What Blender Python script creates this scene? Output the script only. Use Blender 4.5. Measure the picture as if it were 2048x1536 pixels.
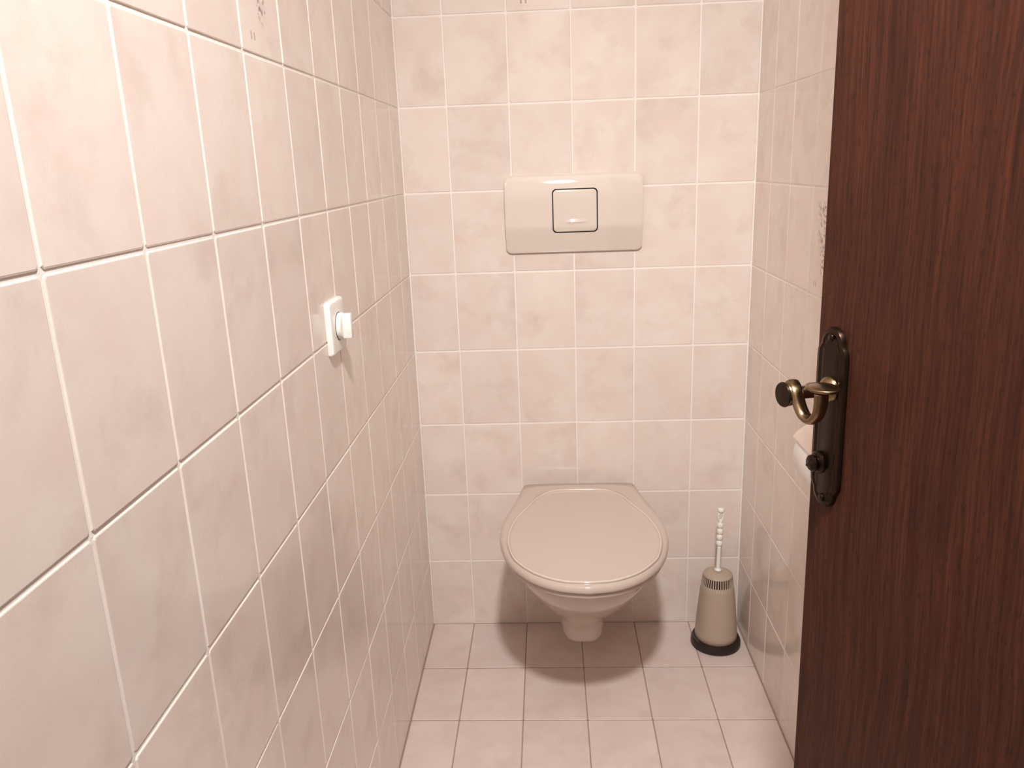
import bpy, bmesh, math, random
from mathutils import Vector, Matrix
random.seed(7)
S = bpy.context.scene
COL = S.collection
for o in list(bpy.data.objects): bpy.data.objects.remove(o)

# ---------------------------------------------------------------- camera
cam = bpy.data.cameras.new('camera'); co = bpy.data.objects.new('camera', cam); COL.objects.link(co)
cam.sensor_fit = 'HORIZONTAL'; cam.sensor_width = 36.0; cam.lens = 1592.6*36/2048
cam.clip_start = 0.02
r = Vector((0.99851171, 0.04092513, -0.03604857)); u = Vector((0.02384039, 0.26694769, 0.96341609)); f = Vector((-0.04905101, 0.96284166, -0.26557472))
co.matrix_world = Matrix(((r.x, u.x, -f.x, 0.356), (r.y, u.y, -f.y, -2.0352), (r.z, u.z, -f.z, 1.2781), (0, 0, 0, 1)))
S.camera = co
# ---------------------------------------------------------------- world, light, exposure
S.view_settings.view_transform = 'Standard'; S.view_settings.look = 'None'
S.view_settings.exposure = 0.0; S.view_settings.gamma = 1.0; S.view_settings.use_curve_mapping = False
w = bpy.data.worlds.new('world'); S.world = w; w.use_nodes = True
w.node_tree.nodes['Background'].inputs[0].default_value = (1.0, .93, .86, 1); w.node_tree.nodes['Background'].inputs[1].default_value = 0.4
LAMP = Vector((0.425, -1.92, 2.30))
def lamp(name, loc, energy, radius, col=(.99, .972, .965)):
    l = bpy.data.lights.new(name, 'POINT'); l.energy = energy; l.shadow_soft_size = radius; l.color = col
    o = bpy.data.objects.new(name, l); o.location = loc; COL.objects.link(o); return o
lamp('lamp_light', LAMP, 12, .065)          # the bulb's all-round glow
sp = bpy.data.lights.new('lamp_added_spot', 'SPOT'); sp.energy = 135; sp.shadow_soft_size = .065; sp.color = (.99, .972, .965)
sp.spot_size = math.radians(106); sp.spot_blend = 1.0          # spot added at the lamp to even walls and floor, aimed down and back
spo = bpy.data.objects.new('lamp_added_spot', sp); COL.objects.link(spo); spo.location = LAMP
spo.rotation_euler = Vector((.08, 1.66, -2.37)).to_track_quat('-Z', 'Y').to_euler()

W = 0.8675; H = 2.56; YF = -2.60      # width, ceiling height, front wall
P = 0.152; Q = 0.2032; Z1 = 0.2006    # tile pitches, top of the first course

# ---------------------------------------------------------------- materials
def srgb(*c): return tuple(((v/255)/12.92 if v/255 <= .04045 else ((v/255+.055)/1.055)**2.4) for v in c) + (1,)
class NT:
    def __init__(s, name):
        s.m = bpy.data.materials.new(name); s.m.use_nodes = True; s.t = s.m.node_tree
        s.b = s.t.nodes['Principled BSDF']
    def n(s, typ, **kw):
        x = s.t.nodes.new(typ)
        for k, v in kw.items(): setattr(x, k, v)
        return x
    def l(s, a, b): s.t.links.new(a, b)
    def math(s, op, a, b=None, c=None, clamp=False):
        x = s.n('ShaderNodeMath', operation=op); x.use_clamp = clamp
        for i, v in enumerate((a, b, c)):
            if v is None: continue
            if isinstance(v, (int, float)): x.inputs[i].default_value = v
            else: s.l(v, x.inputs[i])
        return x.outputs[0]
    def ramp(s, fac, stops):
        x = s.n('ShaderNodeValToRGB'); e = x.color_ramp.elements
        while len(e) < len(stops): e.new(.5)
        for i, (p, c) in enumerate(stops): e[i].position = p; e[i].color = c
        s.l(fac, x.inputs[0]); return x.outputs[0]
    def mix(s, fac, a, b, mode='MIX'):
        x = s.n('ShaderNodeMix', data_type='RGBA', blend_type=mode)
        for sock, v in ((x.inputs[0], fac), (x.inputs[6], a), (x.inputs[7], b)):
            if isinstance(v, (int, float, tuple)): sock.default_value = v
            else: s.l(v, sock)
        return x.outputs[2]
    def noise(s, vec, scale, detail=2, rough=.5, dist=0):
        x = s.n('ShaderNodeTexNoise'); x.inputs['Scale'].default_value = scale; x.inputs['Detail'].default_value = detail
        x.inputs['Roughness'].default_value = rough; x.inputs['Distortion'].default_value = dist
        s.l(vec, x.inputs['Vector']); return x.outputs['Fac']
    def bump(s, h, strength, dist=.001):
        x = s.n('ShaderNodeBump'); x.inputs['Strength'].default_value = strength; x.inputs['Distance'].default_value = dist
        s.l(h, x.inputs['Height']); s.l(x.outputs[0], s.b.inputs['Normal'])

def plain(name, col, rough=.4, metal=0, bump=0, bscale=200, spec=.5, var=.06):
    t = NT(name); tc = t.n('ShaderNodeTexCoord'); n = t.noise(tc.outputs['Object'], bscale, 3)
    dark = tuple(c*(1-var) for c in col[:3])+(1,)
    t.l(t.mix(n, dark, col), t.b.inputs['Base Color'])
    t.b.inputs['Roughness'].default_value = rough; t.b.inputs['Metallic'].default_value = metal
    t.b.inputs['Specular IOR Level'].default_value = spec
    if bump: t.bump(n, bump)
    return t.m

def tile_mat(name, base, light, pink, dark, rough, decor=False, dark_amt=.38):
    t = NT(name); tc = t.n('ShaderNodeTexCoord'); oi = t.n('ShaderNodeObjectInfo')
    off = t.n('ShaderNodeVectorMath', operation='SCALE'); off.inputs[0].default_value = (37.1, 91.7, 53.3)
    t.l(oi.outputs['Random'], off.inputs['Scale'])
    add = t.n('ShaderNodeVectorMath', operation='ADD'); t.l(tc.outputs['Object'], add.inputs[0]); t.l(off.outputs[0], add.inputs[1])
    v = add.outputs[0]
    n1 = t.noise(v, 9, 3, .55, .3); n2 = t.noise(v, 14, 4, .6, .5)
    off2 = t.n('ShaderNodeVectorMath', operation='ADD'); t.l(v, off2.inputs[0]); off2.inputs[1].default_value = (5, 9, 2)
    n3 = t.noise(off2.outputs[0], 11, 4, .6, .2); n4 = t.noise(v, 420, 2, .6)
    c = t.mix(t.ramp(n1, [(.35, (0, 0, 0, 1)), (.65, (1, 1, 1, 1))]), base, light)
    c = t.mix(t.math('MULTIPLY', t.ramp(n2, [(.48, (0, 0, 0, 1)), (.68, (1, 1, 1, 1))]), .45), c, pink)
    c = t.mix(t.math('MULTIPLY', t.ramp(n3, [(.52, (0, 0, 0, 1)), (.72, (1, 1, 1, 1))]), dark_amt), c, dark)
    c = t.mix(t.math('MULTIPLY', t.ramp(n4, [(.45, (0, 0, 0, 1)), (.7, (1, 1, 1, 1))]), .10), c, dark)
    # small per-tile shade difference
    tone = t.math('MULTIPLY_ADD', oi.outputs['Random'], .07, .955)
    hsv = t.n('ShaderNodeHueSaturation'); t.l(tone, hsv.inputs['Value']); t.l(c, hsv.inputs['Color']); c = hsv.outputs[0]
    if decor:
        sep = t.n('ShaderNodeSeparateXYZ'); t.l(tc.outputs['Object'], sep.inputs[0])
        X = t.math('MULTIPLY_ADD', sep.outputs['X'], 1/.149, .5); Y = t.math('MULTIPLY_ADD', sep.outputs['Y'], 1/.2, .5)
        # spray of small petals: an upright cluster that narrows towards its foot
        wob = t.math('MULTIPLY', t.math('SUBTRACT', t.noise(tc.outputs['Object'], 40, 2), .5), .35)
        hw = t.math('MULTIPLY_ADD', Y, .22, .07)
        dx = t.math('DIVIDE', t.math('ABSOLUTE', t.math('SUBTRACT', t.math('ADD', X, wob), t.math('MULTIPLY_ADD', Y, -.12, .56))), hw)
        m = t.math('MULTIPLY', t.math('SUBTRACT', 1.25, dx, clamp=True), t.math('MULTIPLY', t.math('MULTIPLY_ADD', Y, 14, -2.4, clamp=True), t.math('MULTIPLY_ADD', Y, -14, 12.6, clamp=True)))
        vo = t.n('ShaderNodeTexVoronoi'); vo.inputs['Scale'].default_value = 150; t.l(tc.outputs['Object'], vo.inputs['Vector'])
        petals = t.ramp(t.math('SUBTRACT', vo.outputs['Distance'], t.math('MULTIPLY_ADD', t.noise(tc.outputs['Object'], 95, 3), 1.5, -.45)), [(.02, (1, 1, 1, 1)), (.16, (0, 0, 0, 1))])
        wash = t.ramp(t.noise(tc.outputs['Object'], 60, 3), [(.42, (0, 0, 0, 1)), (.6, (1, 1, 1, 1))])
        c = t.mix(t.math('MULTIPLY', t.math('MULTIPLY', m, wash), .55), c, srgb(205, 178, 182))
        c = t.mix(t.math('MULTIPLY', t.math('MULTIPLY', m, petals), .85), c, srgb(138, 100, 98))
        for tx in (.235, .31):
            a = t.math('LESS_THAN', t.math('ABSOLUTE', t.math('SUBTRACT', X, tx)), .014)
            b = t.math('LESS_THAN', t.math('ABSOLUTE', t.math('SUBTRACT', Y, .105)), .024)
            c = t.mix(t.math('MULTIPLY', t.math('MULTIPLY', a, b), .6), c, srgb(150, 112, 104))
    t.l(c, t.b.inputs['Base Color'])
    t.b.inputs['Roughness'].default_value = rough; t.b.inputs['Specular IOR Level'].default_value = .5
    t.bump(t.noise(v, 28, 2), .25, .0006)
    return t.m

M = {}
TC = (srgb(234, 219, 209), srgb(238, 227, 217), srgb(235, 213, 203), srgb(207, 185, 173))
M['tile'] = tile_mat('wall_tile_glaze', *TC, .12)
M['tile_decor'] = tile_mat('wall_tile_flower_print', *TC, .12, decor=True)
M['tile_floor'] = tile_mat('floor_tile_glaze', srgb(222, 203, 194), srgb(229, 213, 205), srgb(221, 197, 189), srgb(203, 180, 170), .42, dark_amt=.4)
M['grout'] = plain('wall_grout', srgb(248, 241, 233), .75, bump=.3, bscale=500)
M['grout_floor'] = plain('floor_grout', srgb(180, 152, 136), .85, bump=.4, bscale=400, var=.25)
M['plaster'] = plain('white_plaster', srgb(238, 230, 222), .8, bump=.2, bscale=120)
M['china'] = plain('beige_china', srgb(207, 190, 178), .12, bscale=20, var=.02)
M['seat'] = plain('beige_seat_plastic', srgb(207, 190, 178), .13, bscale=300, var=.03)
M['seat_rim'] = plain('seat_plastic_highlight', srgb(226, 210, 199), .14, bscale=300, var=.02)
M['flush'] = plain('beige_flush_plastic', srgb(228, 215, 204), .03, bscale=30, var=.02)
M['black'] = plain('black_gap', srgb(22, 18, 17), .6)
M['white_plastic'] = plain('white_plastic', srgb(243, 241, 234), .3, var=.02)
M['cream_plastic'] = plain('cream_plastic', srgb(232, 214, 200), .3, var=.02)
M['holder'] = plain('taupe_plastic', srgb(184, 165, 147), .38, var=.05)
M['rubber'] = plain('dark_brown_plastic', srgb(38, 26, 23), .35)
M['paper'] = plain('paper', srgb(252, 249, 246), .9, bump=.15, bscale=300)
M['card'] = plain('cardboard', srgb(170, 140, 110), .9)
M['brass'] = plain('aged_brass', srgb(150, 128, 98), .26, 1.0, bump=.1, bscale=60, var=.35)
M['bronze'] = plain('dark_bronze', srgb(58, 43, 33), .3, .85, bump=.15, bscale=60, var=.4)
M['shade_glass'] = plain('opal_glass', srgb(250, 246, 238), .3)
M['bristle'] = plain('white_bristle', srgb(225, 220, 212), .8)

def wood():
    t = NT('dark_walnut_veneer'); tc = t.n('ShaderNodeTexCoord')
    mp = t.n('ShaderNodeMapping'); mp.inputs['Scale'].default_value = (1, 1, .035); t.l(tc.outputs['Object'], mp.inputs[0])
    mp2 = t.n('ShaderNodeMapping'); mp2.inputs['Scale'].default_value = (1, 1, .16); t.l(tc.outputs['Object'], mp2.inputs[0])
    warp = t.noise(tc.outputs['Object'], 2.2, 2)
    mp3 = t.n('ShaderNodeVectorMath', operation='ADD'); t.l(mp.outputs[0], mp3.inputs[0])
    cx = t.n('ShaderNodeCombineXYZ'); t.l(t.math('MULTIPLY', warp, .06), cx.inputs[0]); t.l(cx.outputs[0], mp3.inputs[1])
    a = t.noise(mp3.outputs[0], 75, 4, .65); b = t.noise(mp3.outputs[0], 260, 3, .6); p = t.noise(mp2.outputs[0], 420, 2, .5)
    c = t.mix(t.ramp(a, [(.3, (0, 0, 0, 1)), (.7, (1, 1, 1, 1))]), srgb(56, 27, 18), srgb(84, 45, 30))
    c = t.mix(t.math('MULTIPLY', t.ramp(b, [(.42, (0, 0, 0, 1)), (.66, (1, 1, 1, 1))]), .65), c, srgb(40, 19, 14))
    c = t.mix(t.math('MULTIPLY', t.ramp(p, [(.56, (0, 0, 0, 1)), (.68, (1, 1, 1, 1))]), .5), c, srgb(28, 13, 10))
    t.l(c, t.b.inputs['Base Color']); t.b.inputs['Roughness'].default_value = .5; t.b.inputs['Specular IOR Level'].default_value = .18
    t.bump(p, .25, .0004); return t.m
M['wood'] = wood()

# ---------------------------------------------------------------- helpers
def mesh_obj(name, verts, faces, mat, parent=None, smooth=False, loc=None):
    me = bpy.data.meshes.new(name); me.from_pydata([tuple(v) for v in verts], [], faces); me.validate(); me.update()
    return link(name, me, mat, parent, smooth, loc)
def link(name, me, mat, parent=None, smooth=False, loc=None):
    if mat and not me.materials: me.materials.append(mat)
    if smooth:
        for p in me.polygons: p.use_smooth = True
    o = bpy.data.objects.new(name, me); COL.objects.link(o)
    if loc is not None: o.location = loc
    if parent: o.parent = parent
    return o
def fix(bm): bmesh.ops.recalc_face_normals(bm, faces=bm.faces)
def bm_obj(name, bm, mat, parent=None, smooth=False, loc=None, angle=None):
    fix(bm); me = bpy.data.meshes.new(name); bm.to_mesh(me); bm.free()
    o = link(name, me, mat, parent, smooth, loc)
    if angle is not None:
        for p in me.polygons: p.use_smooth = True
        try: me.set_sharp_from_angle(angle=math.radians(angle))
        except Exception: pass
    return o
def box_bm(x0, y0, z0, x1, y1, z1, bev=0, bm=None, seg=2):
    own = bm or bmesh.new(); t = bmesh.new()
    vs = bmesh.ops.create_cube(t, size=1)['verts']
    for v in vs: v.co = Vector(((x0+x1)/2+v.co.x*(x1-x0), (y0+y1)/2+v.co.y*(y1-y0), (z0+z1)/2+v.co.z*(z1-z0)))
    if bev: bmesh.ops.bevel(t, geom=t.edges[:], offset=bev, segments=seg, profile=.5, affect='EDGES')
    merge(own, t); return own
def merge(dst, src):
    m = {}
    for v in src.verts: m[v] = dst.verts.new(v.co)
    for fc in src.faces:
        try: dst.faces.new([m[v] for v in fc.verts])
        except ValueError: pass
    src.free()
def lathe(profile, n=48, bm=None, origin=(0, 0, 0), cap=True):
    bm = bm or bmesh.new(); rings = []
    for rr, z in profile:
        rings.append([bm.verts.new((origin[0]+rr*math.cos(2*math.pi*k/n), origin[1]+rr*math.sin(2*math.pi*k/n), origin[2]+z)) for k in range(n)])
    for a, b in zip(rings, rings[1:]):
        for k in range(n): bm.faces.new((a[k], a[(k+1) % n], b[(k+1) % n], b[k]))
    if cap: bm.faces.new(rings[0]); bm.faces.new(rings[-1])
    return bm
def loft(rings, bm=None, cap0=True, cap1=True):
    bm = bm or bmesh.new(); R = [[bm.verts.new(p) for p in ring] for ring in rings]; n = len(R[0])
    for a, b in zip(R, R[1:]):
        for k in range(n): bm.faces.new((a[k], a[(k+1) % n], b[(k+1) % n], b[k]))
    if cap0: bm.faces.new(R[0])
    if cap1: bm.faces.new(R[-1])
    return bm
def catmull(pts, n=8):
    out = []; P_ = [pts[0]]+list(pts)+[pts[-1]]
    for i in range(1, len(P_)-2):
        a, b, c, d = [Vector(q) for q in P_[i-1:i+3]]
        for k in range(n):
            t = k/n; out.append(.5*((2*b)+(c-a)*t+(2*a-5*b+4*c-d)*t*t+(3*b-a-3*c+d)*t**3))
    out.append(Vector(pts[-1])); return out
def sweep(path, radii, flat=1.0, ref=(0, 1, 0), n=14, bm=None):
    """tube along path; the axis along ref is scaled by flat"""
    rings = []; ref = Vector(ref)
    for i, p in enumerate(path):
        t = (path[min(i+1, len(path)-1)]-path[max(i-1, 0)]).normalized()
        a = (ref-t*ref.dot(t)).normalized(); b = t.cross(a)
        rr = radii[i] if isinstance(radii, (list, tuple)) else radii
        rings.append([p+a*math.cos(2*math.pi*k/n)*rr*flat+b*math.sin(2*math.pi*k/n)*rr for k in range(n)])
    return loft(rings, bm)
def tag(o, label, cat, group=None):
    o['label'] = label; o['category'] = cat
    if group: o['group'] = group
    return o
def thing(name, label, cat, loc):
    o = bpy.data.objects.new(name, None); COL.objects.link(o); o.location = loc; o.empty_display_size = .05
    return tag(o, label, cat)
def struct(o): o['kind'] = 'structure'; return o

# ---------------------------------------------------------------- the room shell (grout plane lies 1.3 mm behind the tile faces)
G = .0012
def slab(name, boxes, mat):
    bm = bmesh.new()
    for b in boxes: box_bm(*b, bm=bm)
    return struct(bm_obj(name, bm, mat))
wall_left = slab('wall_left', [(-.10, YF-.1, -.10, -G, .10, H+.1)], M['grout'])
wall_back = slab('wall_back', [(-G, G, -.10, W+G, .10, H+.1)], M['grout'])
D0, D1, DH = -1.93, -2.54, 2.04      # doorway in the right wall
wall_right = slab('wall_right', [(W+G, D0, -.10, W+.10, .10, H+.1), (W+G, YF-.1, -.10, W+.10, D1, H+.1), (W+G, D1, DH, W+.10, D0, H+.1)], M['grout'])
wall_front = slab('wall_front', [(-G, YF-.1, -.10, W+G, YF, H+.1)], M['plaster'])
floor = slab('floor', [(-G, YF, -.10, W+G, G, -.0011)], M['grout_floor'])
ceiling = slab('ceiling', [(-G, YF, H, W+G, G, H+.1)], M['plaster'])
corridor = slab('floor_corridor', [(W+G+.10, YF-.4, -.10, W+1.1, -1.2, -.001)], M['grout_floor'])
bm = bmesh.new()
for y0, y1 in ((D0-.03, D0), (D1, D1+.03)): box_bm(W-.012, y0, 0, W+.112, y1, DH, .002, bm)
for y0, y1 in ((D0-.03, D0+.05), (D1-.05, D1+.03)): box_bm(W+.001, y0, 0, W-.014, y1, DH+.05, .002, bm)
box_bm(W-.012, D1, DH-.03, W+.112, D0, DH, .002, bm); box_bm(W-.014, D1-.05, DH-.03, W+.001, D0+.05, DH+.05, .002, bm)
struct(bm_obj('trim_1', bm, M['wood']))

_cache = {}
def tile_mesh(w_, h_, key, mat, bev=.0016):
    k = (round(w_, 4), round(h_, 4), key)
    if k not in _cache:
        x, y = w_/2, h_/2; rc = .0022
        def ring(ins, z):
            a, b = x-ins, y-ins
            return [(-a+rc, -b, z), (a-rc, -b, z), (a, -b+rc, z), (a, b-rc, z), (a-rc, b, z), (-a+rc, b, z), (-a, b-rc, z), (-a, -b+rc, z)]
        V = ring(0, -.004)+ring(0, -.0009)+ring(bev*.45, -.00022)+ring(bev, 0)
        F = [[8*s+i, 8*s+(i+1) % 8, 8*s+8+(i+1) % 8, 8*s+8+i] for s in range(3) for i in range(8)]+[list(range(24, 32))]
        me = bpy.data.meshes.new('tile'); me.from_pydata(V, [], F); me.update(); me.materials.append(mat)
        for p in me.polygons: p.use_smooth = False
        _cache[k] = me
    return _cache[k]
def lay(parent, origin, ax, ay, cols, rows, mat='tile', joint=.0037, decor=(), bev=.0016, skip=None):
    """cols / rows: sorted joint-line positions along ax / ay; one tile object per cell"""
    az = ax.cross(ay)
    for i in range(len(cols)-1):
        for j in range(len(rows)-1):
            cxm, czm = (cols[i]+cols[i+1])/2, (rows[j]+rows[j+1])/2
            if skip and skip(cxm, czm): continue
            wd, ht = cols[i+1]-cols[i]-joint, rows[j+1]-rows[j]-joint
            if wd < .012 or ht < .012: continue
            dec = any(abs(cxm-a) < .03 and abs(czm-b) < .03 for a, b in decor)
            me = tile_mesh(wd, ht, 'd' if dec else mat, M['tile_decor'] if dec else M[mat], bev)
            o = bpy.data.objects.new('tile', me); COL.objects.link(o)
            if dec: o['label'] = 'pale pink tile printed with a small mauve flower spray'
            R_ = Matrix((ax, ay, az)).transposed().to_4x4()
            tilt = Matrix.Rotation(random.gauss(0, .0011), 4, 'X') @ Matrix.Rotation(random.gauss(0, .0014), 4, 'Y')
            p = origin+ax*cxm+ay*czm+az*random.uniform(-.00012, .00012)
            o.matrix_world = Matrix.Translation(p) @ R_ @ tilt
            o.parent = parent; o.matrix_parent_inverse = Matrix()
X_, Y_, Z_ = Vector((1, 0, 0)), Vector((0, 1, 0)), Vector((0, 0, 1))
rows = [.0005]+[Z1+Q*k for k in range(12)]
rows[-1] = min(rows[-1], H-.001)
# back wall, left to right
lay(wall_back, Vector((0, 0, 0)), X_, Z_, [.0008]+[.118+P*k for k in range(5)]+[W-.0008], rows, decor=[(.118+P*1.5, Z1+Q*7.5)])
# left wall seen from inside: its "left" is the near end, x axis runs towards the back wall
cl = [-.0008]+[-(.121+P*k) for k in range(17)]
cl = sorted([c for c in cl if c > YF+.01]+[YF+.002])
lay(wall_left, Vector((0, 0, 0)), Y_, Z_, cl, rows, decor=[(-(.121+P*5.5), Z1+Q*6.5)])
# right wall: x axis runs from the back wall towards the camera
cr = [.0008]+[.137+P*k for k in range(17)]
cr = [c for c in cr if c < -YF-.01]+[-YF-.002]
cr = sorted(cr)
lay(wall_right, Vector((W, 0, 0)), -Y_, Z_, cr, rows, decor=[(.137+P*2.5, Z1+Q*4.5)], skip=lambda a, b: a > 1.84)
# floor, rows run towards the camera
fr = [YF+.002]+sorted(-(.2133+.2054*k) for k in range(11))+[-.0008]
lay(floor, Vector((0, 0, 0)), X_, Y_, [.0008]+[.1172+.1534*k for k in range(5)]+[W-.0008], fr, mat='tile_floor', joint=.0026, bev=.0018)

# ---------------------------------------------------------------- door (hinged at the right wall, folded into the room)
KD = .84; CAM = Vector((0.356, -2.0352, 1.2781)); E0 = Vector((0.6748, -1.0971, 0)); dd = Vector((.30, -.954, 0)).normalized()
door = bpy.data.objects.new('door_1', None)
bm = box_bm(0, 0, -.222, .84, .045, 2.14, .0015)       # local x: from latch edge to hinge, -y: towards the viewer
door = struct(bm_obj('door_1', bm, M['wood']))
ang = math.atan2(dd.y, dd.x)
LEAN = math.radians(0.75)
# local y must be the side away from the viewer: viewer normal is (-.954,-.30)
Rm = Matrix((dd, Vector((-dd.y, dd.x, 0)), Z_)).transposed().to_4x4()
door.matrix_world = Matrix.Translation(CAM) @ Matrix.Scale(KD, 4) @ Matrix.Translation(-CAM) @ Matrix.Translation(E0+Vector((0, 0, .97))) @ Rm @ Matrix.Rotation(-LEAN, 4, 'Y') @ Matrix.Translation((0, 0, -.97))
# rim of the leaf: rebated lip and latch plate on its edge
bm = box_bm(-.0008, .010, .86, .0004, .028, 1.06, .0003); bm_obj('latch_plate', bm, M['brass'], door)
bm = box_bm(-.008, .013, .985, .0, .025, 1.005, .002); bm_obj('latch_bolt', bm, M['brass'], door)
for z in (.15, 1.0, 1.85):
    bm = lathe([(.0, 0), (.006, .001), (.0065, .004), (.0065, .076), (.006, .079), (0, .08)], 16, cap=False)
    bm_obj('hinge', bm, M['bronze'], door, True, (.846, .002, z))
# backplate: long plate with rounded stepped ends, bevelled rim and raised middle
def plate_outline(hw, hh, n=14):
    pts = []
    for sgn in (1, -1):
        # right side going up for sgn=1, then arch
        ar = hw*.74
        arch = [(ar*math.cos(a), sgn*(hh-ar)+sgn*ar*math.sin(a)) for a in [math.pi*k/n for k in range(n+1)]]
        side = [(hw, sgn*(hh-ar*1.9)), (hw*.97, sgn*(hh-ar*1.45)), (hw*.86, sgn*(hh-ar*1.2))]
        seq = side+arch+[(-a, b) for a, b in reversed(side)]
        if sgn == -1: seq = list(reversed(seq))
        if sgn == 1: pts += seq
        else: pts += seq
    return pts
PC = (.0315, .9755)
def plate_ring(hw, hh, y): return [Vector((a, y, b)) for a, b in plate_outline(hw, hh)]
bm = loft([plate_ring(.0262, .110, 0), plate_ring(.0262, .110, -.0025), plate_ring(.0245, .1083, -.0055), plate_ring(.0195, .1033, -.0068), plate_ring(.0180, .1018, -.0058), plate_ring(.0150, .0985, -.0056), plate_ring(.0135, .097, -.0066)])
plate = bm_obj('backplate', bm, M['bronze'], door, loc=(PC[0], 0, PC[1]), angle=40)
for dz in (.098, -.098):
    bm = lathe([(.0045, 0), (.0045, .0012), (.0036, .0022), (0.0001, .0026)], 16, cap=False)
    s = bm_obj('screw', bm, M['bronze'], plate, True, (0, -.006, dz)); s.rotation_euler = (math.pi/2, 0, 0)
# lever: rosette, neck with round cap, S-shaped arm ending in a flat oval thumb rest
bm = lathe([(.0155, 0), (.0155, .003), (.012, .006), (.0085, .008), (.0080, .020), (.0075, .040), (.0085, .048), (.0125, .052), (.0140, .055), (.0140, .0585), (.0125, .0605), (.0001, .0605)], 32, cap=False)
neck = bm_obj('lever_handle', bm, M['brass'], door, loc=(.034, -.006, 1.013), angle=50); neck.rotation_euler = (math.pi/2, 0, 0)
neck['label'] = 'aged brass lever with a curled arm and flat oval thumb rest'
bm = lathe([(.0001, .0600), (.0142, .0600), (.0148, .0612), (.0138, .0628), (.0001, .0634)], 32, cap=False)
ec = bm_obj('end_cap', bm, M['bronze'], neck, angle=50); ec['label'] = 'round end cap, its shade put into a dark colour'  # shade on the cap's outward face is painted as darker bronze
pts = [(.032, -.055, 1.0255), (.043, -.057, 1.019), (.051, -.057, 1.004), (.060, -.056, .9935), (.071, -.055, .9915), (.081, -.055, .9995), (.0855, -.055, 1.012), (.086, -.055, 1.026)]
path = catmull(pts, 6); rad = [.0054 - .0004*math.sin(math.pi*i/(len(path)-1)) for i in range(len(path))]
bm = sweep(path, rad, flat=1.6, ref=(0, 1, 0), n=16)
NM = neck.matrix_basis.inverted()
def under(o, par):    # parent with the par's local frame cancelled
    o.parent = par; o.matrix_parent_inverse = par.matrix_basis.inverted()
arm = bm_obj('arm', bm, M['brass'], None, True); under(arm, neck)
bm = lathe([(.0001, -.003), (.012, -.0026), (.0195, -.001), (.0215, .0012), (.0205, .0030), (.0185, .0033), (.0165, .0028), (.0155, .0034), (.008, .0048), (.0001, .0052)], 40, cap=False)
for v in bm.verts: v.co.y *= .82
th = bm_obj('thumb_rest', bm, M['brass'], None, True, (.079, -.049, 1.0285)); under(th, neck)
# privacy turn: collar, round knob with a coin slot
bm = lathe([(.0135, 0), (.0135, .002), (.0115, .0045), (.0098, .005), (.0093, .0065), (.0103, .008), (.0103, .0105), (.0085, .0122), (.0001, .0128)], 32, cap=False)
kn = bm_obj('privacy_turn', bm, M['bronze'], door, loc=(.0225, -.006, .919), angle=50); kn.rotation_euler = (math.pi/2, 0, 0)
bm = box_bm(-.0085, -.0012, .0118, .0085, .0012, .0132, .0002); s = bm_obj('slot', bm, M['black'], kn); s.rotation_euler = (0, 0, .6)

# ---------------------------------------------------------------- wall-hung toilet
TX = .422
toilet = thing('toilet', 'beige wall-hung toilet with its lid closed, on the tiled back wall', 'toilet', (TX, 0, 0))
def interp(tab, y):
    for (a, b), (c, d) in zip(tab, tab[1:]):
        if (a-y)*(c-y) <= 0 and a != c: return b+(d-b)*(y-a)/(c-a)
    return tab[-1][1]
def outline_from(pts, n=120, cy=-.33):
    """star-shaped closed outline: radius per angle from a half-profile [(halfwidth, y)...] going back -> front, smoothed"""
    half = [Vector((a, b, 0)) for a, b in pts]
    half = catmull(half, 10)
    full = [(v.x, v.y) for v in half]+[(-v.x, v.y) for v in reversed(half)]
    out = []
    for k in range(n):
        th_ = 2*math.pi*k/n; dx, dy = math.cos(th_), math.sin(th_); best = 0
        for (x1, y1), (x2, y2) in zip(full, full[1:]+full[:1]):
            ex, ey = x2-x1, y2-y1; den = dx*ey-dy*ex
            if abs(den) < 1e-12: continue
            t = (x1*ey-(y1-cy)*ex)/den; s_ = (x1*dy-(y1-cy)*dx)/den
            if -1e-6 <= s_ <= 1+1e-6 and t > best: best = t
        out.append(best)
    return out
LP = [(0, -.042), (.10, -.043), (.138, -.046), (.148, -.056), (.153, -.085), (.160, -.125), (.171, -.180), (.184, -.235), (.192, -.29), (.194, -.345), (.189, -.395), (.176, -.45), (.153, -.50), (.112, -.55), (.058, -.582), (0, -.593)]
BP = [(0, -.100), (.05, -.102), (.078, -.112), (.108, -.148), (.126, -.190), (.145, -.235), (.159, -.275), (.170, -.325), (.174, -.375), (.170, -.42), (.156, -.475), (.132, -.520), (.093, -.556), (.05, -.575), (0, -.581)]
N = 144; CY = -.33
ro = outline_from(LP, N); rb = outline_from(BP, N)
def ring(rad, z): return [Vector((rad[k]*math.cos(2*math.pi*k/N), CY+rad[k]*math.sin(2*math.pi*k/N), z)) for k in range(N)]
def ins(rad, d): return [max(v-d, .001) for v in rad]
def lerp(a, b, t): return [x+(y-x)*t for x, y in zip(a, b)]
rb = [min(b, a-.0095) for a, b in zip(ro, rb)]
rings = [ring(ins(ro, .010), .4335), ring(ins(ro, .003), .4335), ring(ins(ro, .0006), .4355), ring(ro, .4400), ring(ins(ro, .0012), .4450), ring(ins(ro, .0040), .4492), ring(lerp(ins(ro, .0062), rb, .35), .4512), ring(lerp(ins(ro, .0062), rb, .8), .4526),
         ring(ins(rb, -.0014), .4532), ring(ins(rb, .0000), .4552), ring(ins(rb, .0018), .4564), ring(ins(rb, .0036), .4552), ring(ins(rb, .0050), .4530), ring(ins(rb, .012), .4526), ring([v*.6 for v in rb], .4532), ring([v*.25 for v in rb], .4535)]
bm = loft(rings); lid = bm_obj('lid', bm, M['seat'], toilet, True)
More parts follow.
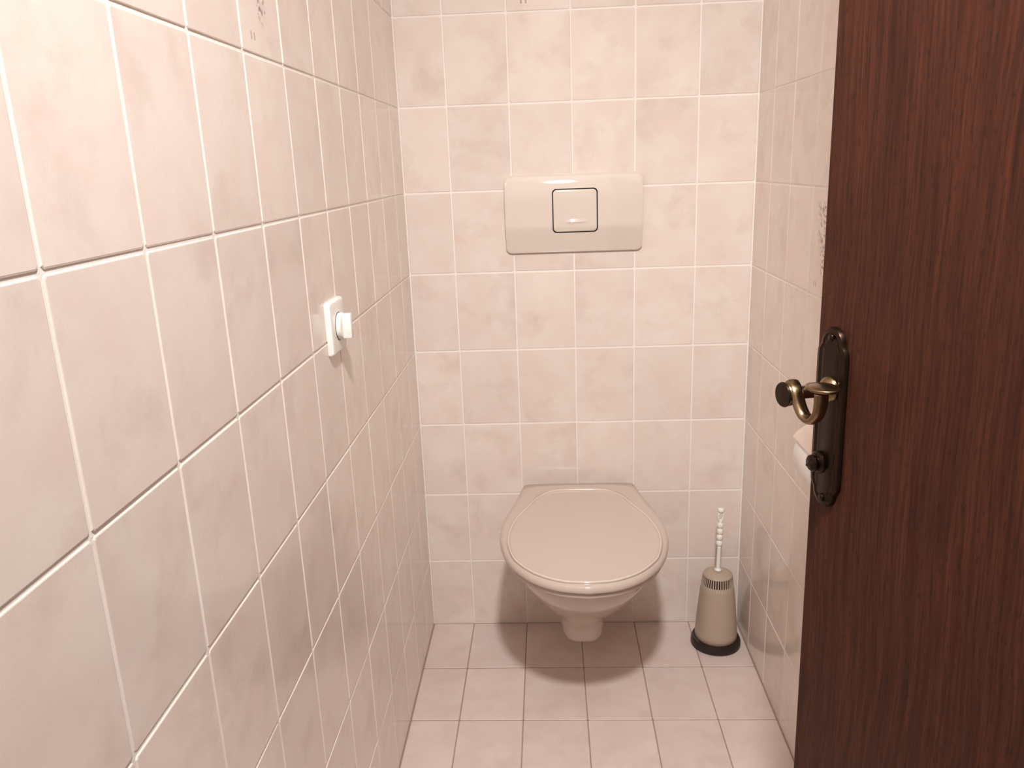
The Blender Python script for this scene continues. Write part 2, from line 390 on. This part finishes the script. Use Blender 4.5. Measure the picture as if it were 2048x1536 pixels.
bm = loft([ring(ins(rb, -.0004), .4540), ring(ins(rb, .0002), .4562), ring(ins(rb, .0012), .4571), ring(ins(rb, .0024), .4571), ring(ins(rb, .0034), .4562), ring(ins(rb, .0040), .4540)], cap0=False, cap1=False)
bead = bm_obj('raised_rim', bm, M['seat_rim'], lid, True); bead['label'] = 'raised line round the top of the lid, highlight put into its colour'  # bright reflected line along the bead is painted as paler plastic
bm = loft([ring(ins(ro, .040), .4165), ring(ins(ro, .014), .4165), ring(ins(ro, .009), .419), ring(ins(ro, .008), .4265), ring(ins(ro, .011), .432), ring(ins(ro, .016), .4334), ring(ins(ro, .040), .4334)])
bm_obj('seat', bm, M['seat'], toilet, True)
for sx in (-1, 1):
    bm = lathe([(.0, 0), (.011, 0), (.012, .002), (.012, .044), (.011, .046), (0, .046)], 20, cap=False)
    h = bm_obj('hinge', bm, M['seat'], toilet, True, (sx*.075-.023, -.030, .428)); h.rotation_euler = (0, math.pi/2, 0)
# bowl: sections (z, half width, front y)
BS = [(.112, .040, -.258), (.1125, .047, -.266), (.116, .0540, -.273), (.124, .0550, -.277), (.150, .0565, -.287), (.172, .0590, -.300), (.188, .0640, -.316), (.208, .0745, -.340), (.232, .0895, -.370), (.262, .1110, -.410), (.300, .1330, -.457), (.340, .1500, -.503), (.375, .1610, -.537), (.400, .1660, -.553), (.411, .1670, -.556), (.4155, .1650, -.554), (.4165, .160, -.549)]
def bowl_ring(z, hw, fy, n=36):
    yc = fy*.52; pts = []
    # front half: superellipse from +x to -x through the front
    for k in range(n+1):
        a = math.pi*k/n; c_, s_ = math.cos(a), math.sin(a); e = 2/(2.25+1.1*max(0, min(1, (.215-z)/.07)))
        pts.append(Vector((hw*math.copysign(abs(c_)**e, c_), yc+(fy-yc)*abs(s_)**e, z)))
    back = []
    for k in range(1, 9):
        t = k/8; back.append((hw*(1-.10*t*t), yc*(1-t)-.0004*t))
    pts += [Vector((-x, y, z)) for x, y in back]
    bx = hw*.9
    pts += [Vector((-bx+2*bx*k/8, -.0004, z)) for k in range(1, 8)]
    pts += [Vector((x, y, z)) for x, y in reversed(back)]
    return pts
bm = loft([bowl_ring(*s_) for s_ in BS]); bowl = bm_obj('bowl', bm, M['china'], toilet, angle=60)

# ---------------------------------------------------------------- flush plate
FX, FZ = .4215, 1.1555
flush = thing('flush_plate', 'large beige flush plate with a square push button above the toilet', 'flush plate', (FX, 0, FZ))
flush.rotation_euler = (0, math.radians(0.0), 0)
FHW, FHH = .170, .0955
def fdepth(z, x=0):       # front surface distance from the wall along the height (convex, slanted lower third)
    t = z/FHH
    d = .0265
    if t > .30: d -= .0125*((t-.30)/.70)**2
    if t < -.33: d -= (-.33-t)/.67*.0190
    return d
def rrect(hw, hh, rc, n=8):
    pts = []
    for cx_, cz_, a0 in ((hw-rc, hh-rc, 0), (-hw+rc, hh-rc, 90), (-hw+rc, -hh+rc, 180), (hw-rc, -hh+rc, 270)):
        for k in range(n+1):
            a = math.radians(a0+90*k/n); pts.append((cx_+rc*math.cos(a), cz_+rc*math.sin(a)))
    return pts
BX, BZ, BW, BH = .0035, .0075, .0560, .0535    # button opening centre and half size
def grid_plate(hw, hh, rc, hole, depth, mat, name, parent, edge=.004, rows_n=44):
    """convex plate: rounded-rectangle outline, optional rounded-rectangle hole"""
    bm = bmesh.new(); n = 8
    outer = rrect(hw, hh, rc, n)
    if hole:
        cx_, cz_, a, b, rh = hole
        inner = [(cx_+x, cz_+z) for x, z in rrect(a, b, rh, n)]
    # densify edges so that the surface follows the curvature
    def dens(pts, m=22):
        out = []; L = len(pts)
        for i in range(L):
            x1, z1 = pts[i]; x2, z2 = pts[(i+1) % L]; d = math.hypot(x2-x1, z2-z1)
            k = m if d > .02 else 1
            for q in range(k): out.append((x1+(x2-x1)*q/k, z1+(z2-z1)*q/k))
        return out
    O = dens(outer); I = dens(inner) if hole else [(0, 0)]*len(O)
    rings = []
    rings.append([Vector((x, -.0, z)) for x, z in O])
    cr_ = .0022
    sc = lambda t: [(x*(1-t/hw), z*(1-t/hh)) for x, z in O]
    rings.append([Vector((x, -(depth(z, x)-cr_), z)) for x, z in O])
    rings.append([Vector((x, -(depth(z, x)-cr_*.3), z)) for x, z in sc(cr_*.3)])
    rings.append([Vector((x, -depth(z, x), z)) for x, z in sc(cr_)])
    S0 = sc(cr_)
    for q in range(1, 17):
        t = q/16; rings.append([Vector((a[0]+(b[0]-a[0])*t, -depth(a[1]+(b[1]-a[1])*t, a[0]+(b[0]-a[0])*t), a[1]+(b[1]-a[1])*t)) for a, b in zip(S0, I)])
    if hole: rings.append([Vector((b[0], -depth(b[1], b[0])+.006, b[1])) for b in I])
    bm = loft(rings, cap0=True, cap1=False)
    bmesh.ops.remove_doubles(bm, verts=bm.verts[:], dist=1e-6)
    return bm_obj(name, bm, mat, parent, angle=35)
grid_plate(FHW, FHH, .014, (BX, BZ, BW, BH, .0105), fdepth, M['flush'], 'cover', flush)
bm = loft([[Vector((BX+x, -.010, BZ+z)) for x, z in rrect(BW+.003, BH+.003, .0105)], [Vector((BX+x, -.012, BZ+z)) for x, z in rrect(BW+.003, BH+.003, .0105)]])
bm_obj('gap', bm, M['black'], flush)
g = .0025
# button: same convex surface, small raised finger lip near its lower third
def bdepth(z, x=0):
    zz = z+BZ; d = fdepth(zz)+.0003
    s_ = (z+.0265)/.0034
    return d+.0030*math.exp(-s_*s_-(x/.024)**4)
btn = grid_plate(BW-g, BH-g, .009, None, bdepth, M['flush'], 'push_button', flush)
btn.location = (BX, 0, BZ)

# ---------------------------------------------------------------- light switch on the left wall
SY, SZ = -.7595, 1.0325
sw = thing('light_switch', 'white square rotary light switch on the left tiled wall', 'light switch', (0, SY, SZ))
def rr3(hw, hh, rc, x): return [Vector((x, a, b)) for a, b in rrect(hw, hh, rc, 5)]
bm = loft([rr3(.0435, .0435, .005, 0), rr3(.0435, .0435, .005, .0045), rr3(.0415, .0415, .005, .0085), rr3(.0385, .0385, .005, .0098)])
bm_obj('plate', bm, M['white_plastic'], sw, angle=30)
bm = lathe([(.0232, 0), (.0232, .0008)], 40); d_ = bm_obj('knob_recess', bm, M['black'], sw, loc=(.0096, 0, 0)); d_.rotation_euler = (0, math.pi/2, 0)
bm = lathe([(.0222, 0), (.0222, .006), (.0205, .0078), (.0001, .0082)], 40, cap=False); d_ = bm_obj('knob', bm, M['white_plastic'], sw, loc=(.0100, 0, 0), angle=40); d_.rotation_euler = (0, math.pi/2, 0)
bm = box_bm(.016, -.0065, -.0205, .0315, .0065, .0205, .002); g_ = bm_obj('knob_grip', bm, M['white_plastic'], sw, angle=40)

# ---------------------------------------------------------------- toilet brush and its holder
BXc, BYc = .7870, -.106
hold = thing('brush_holder', 'tall tapered taupe plastic brush holder with slotted collar, right of the toilet', 'brush holder', (BXc, BYc, 0))
bm = lathe([(.030, .001), (.0645, .001), (.0662, .003), (.0660, .014), (.0620, .0235), (.0575, .0245), (.0575, .0225), (.055, .020)], 64)
bm_obj('base_ring', bm, M['rubber'], hold, angle=40)
prof = [(.0595, .018), (.0585, .040), (.0555, .080), (.0515, .125), (.0470, .165), (.0440, .183), (.0425, .195), (.0408, .2065), (.0402, .2085), (.0385, .2105), (.026, .2160), (.0085, .2210)]
prof = [(a*.95, b) for a, b in prof]
nseg = 160; bm = bmesh.new(); R_ = []
for rr, z in prof: R_.append([bm.verts.new((rr*math.cos(2*math.pi*k/nseg), rr*math.sin(2*math.pi*k/nseg), z)) for k in range(nseg)])
for i in range(len(prof)-1):
    for k in range(nseg):
        if i in (5, 6) and k % 4 in (1, 2): continue      # the vent slots round the collar
        bm.faces.new((R_[i][k], R_[i][(k+1) % nseg], R_[i+1][(k+1) % nseg], R_[i+1][k]))
body = bm_obj('body', bm, M['holder'], hold, angle=35)
sol = body.modifiers.new('wall', 'SOLIDIFY'); sol.thickness = .0018; sol.offset = -1
bm = lathe([(.0380, .170), (.0370, .190), (.0358, .202), (.033, .206)], 48, cap=False)
bm_obj('inner_sleeve', bm, M['rubber'], hold, True)
brush = thing('toilet_brush', 'white toilet brush with a beaded handle standing in the taupe holder', 'toilet brush', (BXc-.003, BYc, 0))
brush.rotation_euler = (0, math.radians(.8), 0)
hp = [(.0001, .212), (.0088, .217), (.0094, .2205), (.0088, .2235), (.0056, .225), (.0056, .228), (.0050, .286), (.0050, .290)]
z0 = .290
for k in range(4):
    zc = z0+.0085+k*.0172
    hp += [(.0048, zc-.0084), (.0070, zc-.0065), (.0084, zc-.0025), (.0084, zc+.0025), (.0070, zc+.0065), (.0048, zc+.0084)]
ztop = z0+4*.0172
hp += [(.0056, ztop+.001), (.0050, ztop+.0030), (.0001, ztop+.0032)]
bm = lathe(hp, 28, cap=False); hd = bm_obj('handle', bm, M['white_plastic'], brush, True)
# hanging loop with its knob on top
bm = bmesh.new(); ringp = [Vector((.0062*math.cos(a), 0, ztop+.0165+.0125*math.sin(a))) for a in [2*math.pi*k/28 for k in range(28)]]
nn = 10; RR = []
for i, p in enumerate(ringp):
    t = (ringp[(i+1) % 28]-ringp[i-1]).normalized(); a_ = Vector((0, 1, 0)); b_ = t.cross(a_)
    RR.append([bm.verts.new(p+a_*math.cos(2*math.pi*k/nn)*.0048+b_*math.sin(2*math.pi*k/nn)*.0028) for k in range(nn)])
for i in range(28):
    for k in range(nn): bm.faces.new((RR[i][k], RR[i][(k+1) % nn], RR[(i+1) % 28][(k+1) % nn], RR[(i+1) % 28][k]))
bm_obj('hanging_loop', bm, M['white_plastic'], brush, True)
bm = lathe([(.0001, 0), (.0072, .0005), (.0084, .003), (.0084, .0075), (.0070, .0105), (.0001, .0115)], 28, cap=False)
bm_obj('end_knob', bm, M['white_plastic'], brush, True, (0, 0, ztop+.0285))
bm = lathe([(.0001, .03), (.020, .034), (.030, .05), (.032, .08), (.028, .105), (.006, .115), (.0045, .212)], 40, cap=False)
bm_obj('bristle_head', bm, M['bristle'], brush, True)

# ---------------------------------------------------------------- toilet paper and its covered holder on the right wall
RY, RZ, RR0 = -.755, .792, .050
XR = W-.010-RR0
ph = thing('paper_holder', 'cream covered paper holder on the right wall, half hidden by the door', 'paper holder', (W, RY-.055, RZ))
bm = box_bm(-.009, -.066, -.020, 0, .066, .085, .003); bm_obj('wall_plate', bm, M['cream_plastic'], ph, angle=40)
# curved lid over the roll
lidp = []; RL = RR0+.002
secs = []
for yy in (-.064, .060):
    o_ = []; i_ = []
    for k in range(21):
        a = math.radians(62+(150-62)*k/20)
        cx_ = -(.010+RR0)
        o_.append((cx_+(RL+.003)*math.cos(a), RL*math.sin(a)+.003)); i_.append((cx_+RL*math.cos(a), (RL-.003)*math.sin(a)+.003))
    o_ = [(-.004, .070)]+o_; i_ = [(-.004, .064)]+i_
    secs.append([Vector((x, yy, z)) for x, z in o_+list(reversed(i_))])
bm = loft(secs); bm_obj('lid', bm, M['cream_plastic'], ph, angle=40)
for yy in (-.060, .056):
    bm = box_bm(-.066, yy, -.012, -.004, yy+.004, .010, .0015); bm_obj('bracket', bm, M['cream_plastic'], ph, angle=40)
bm = lathe([(.006, 0), (.006, .112)], 20); s = bm_obj('spindle', bm, M['cream_plastic'], ph, True, (-(.010+RR0), .056, 0)); s.rotation_euler = (math.pi/2, 0, 0)
roll = thing('toilet_roll', 'white toilet paper roll under the cream holder lid behind the door handle', 'toilet paper', (XR, RY-.055, RZ))
bm = lathe([(.020, 0), (RR0-.001, 0), (RR0, .0012), (RR0, .0988), (RR0-.001, .1), (.020, .1), (.020, 0)], 72, cap=False)
pr = bm_obj('paper', bm, M['paper'], roll, loc=(0, .05, 0), angle=40); pr.rotation_euler = (math.pi/2, 0, 0)
bm = lathe([(.0195, .0005), (.0195, .0995), (.0182, .0995), (.0182, .0005), (.0195, .0005)], 40, cap=False)
pr = bm_obj('core', bm, M['card'], roll, loc=(0, .05, 0), angle=40); pr.rotation_euler = (math.pi/2, 0, 0)

# ---------------------------------------------------------------- ceiling lamp (above the frame, it lights the room)
cl_ = thing('ceiling_lamp', 'bare round lamp on a white ceiling rose above the doorway side of the room', 'lamp', (LAMP.x, LAMP.y, H))
bm = lathe([(.0001, -.19), (.020, -.19), (.022, -.186), (.022, -.13), (.010, -.12), (.010, -.05), (.030, -.030), (.050, -.012), (.055, 0)], 40, cap=False)
bm_obj('ceiling_rose', bm, M['white_plastic'], cl_, True)
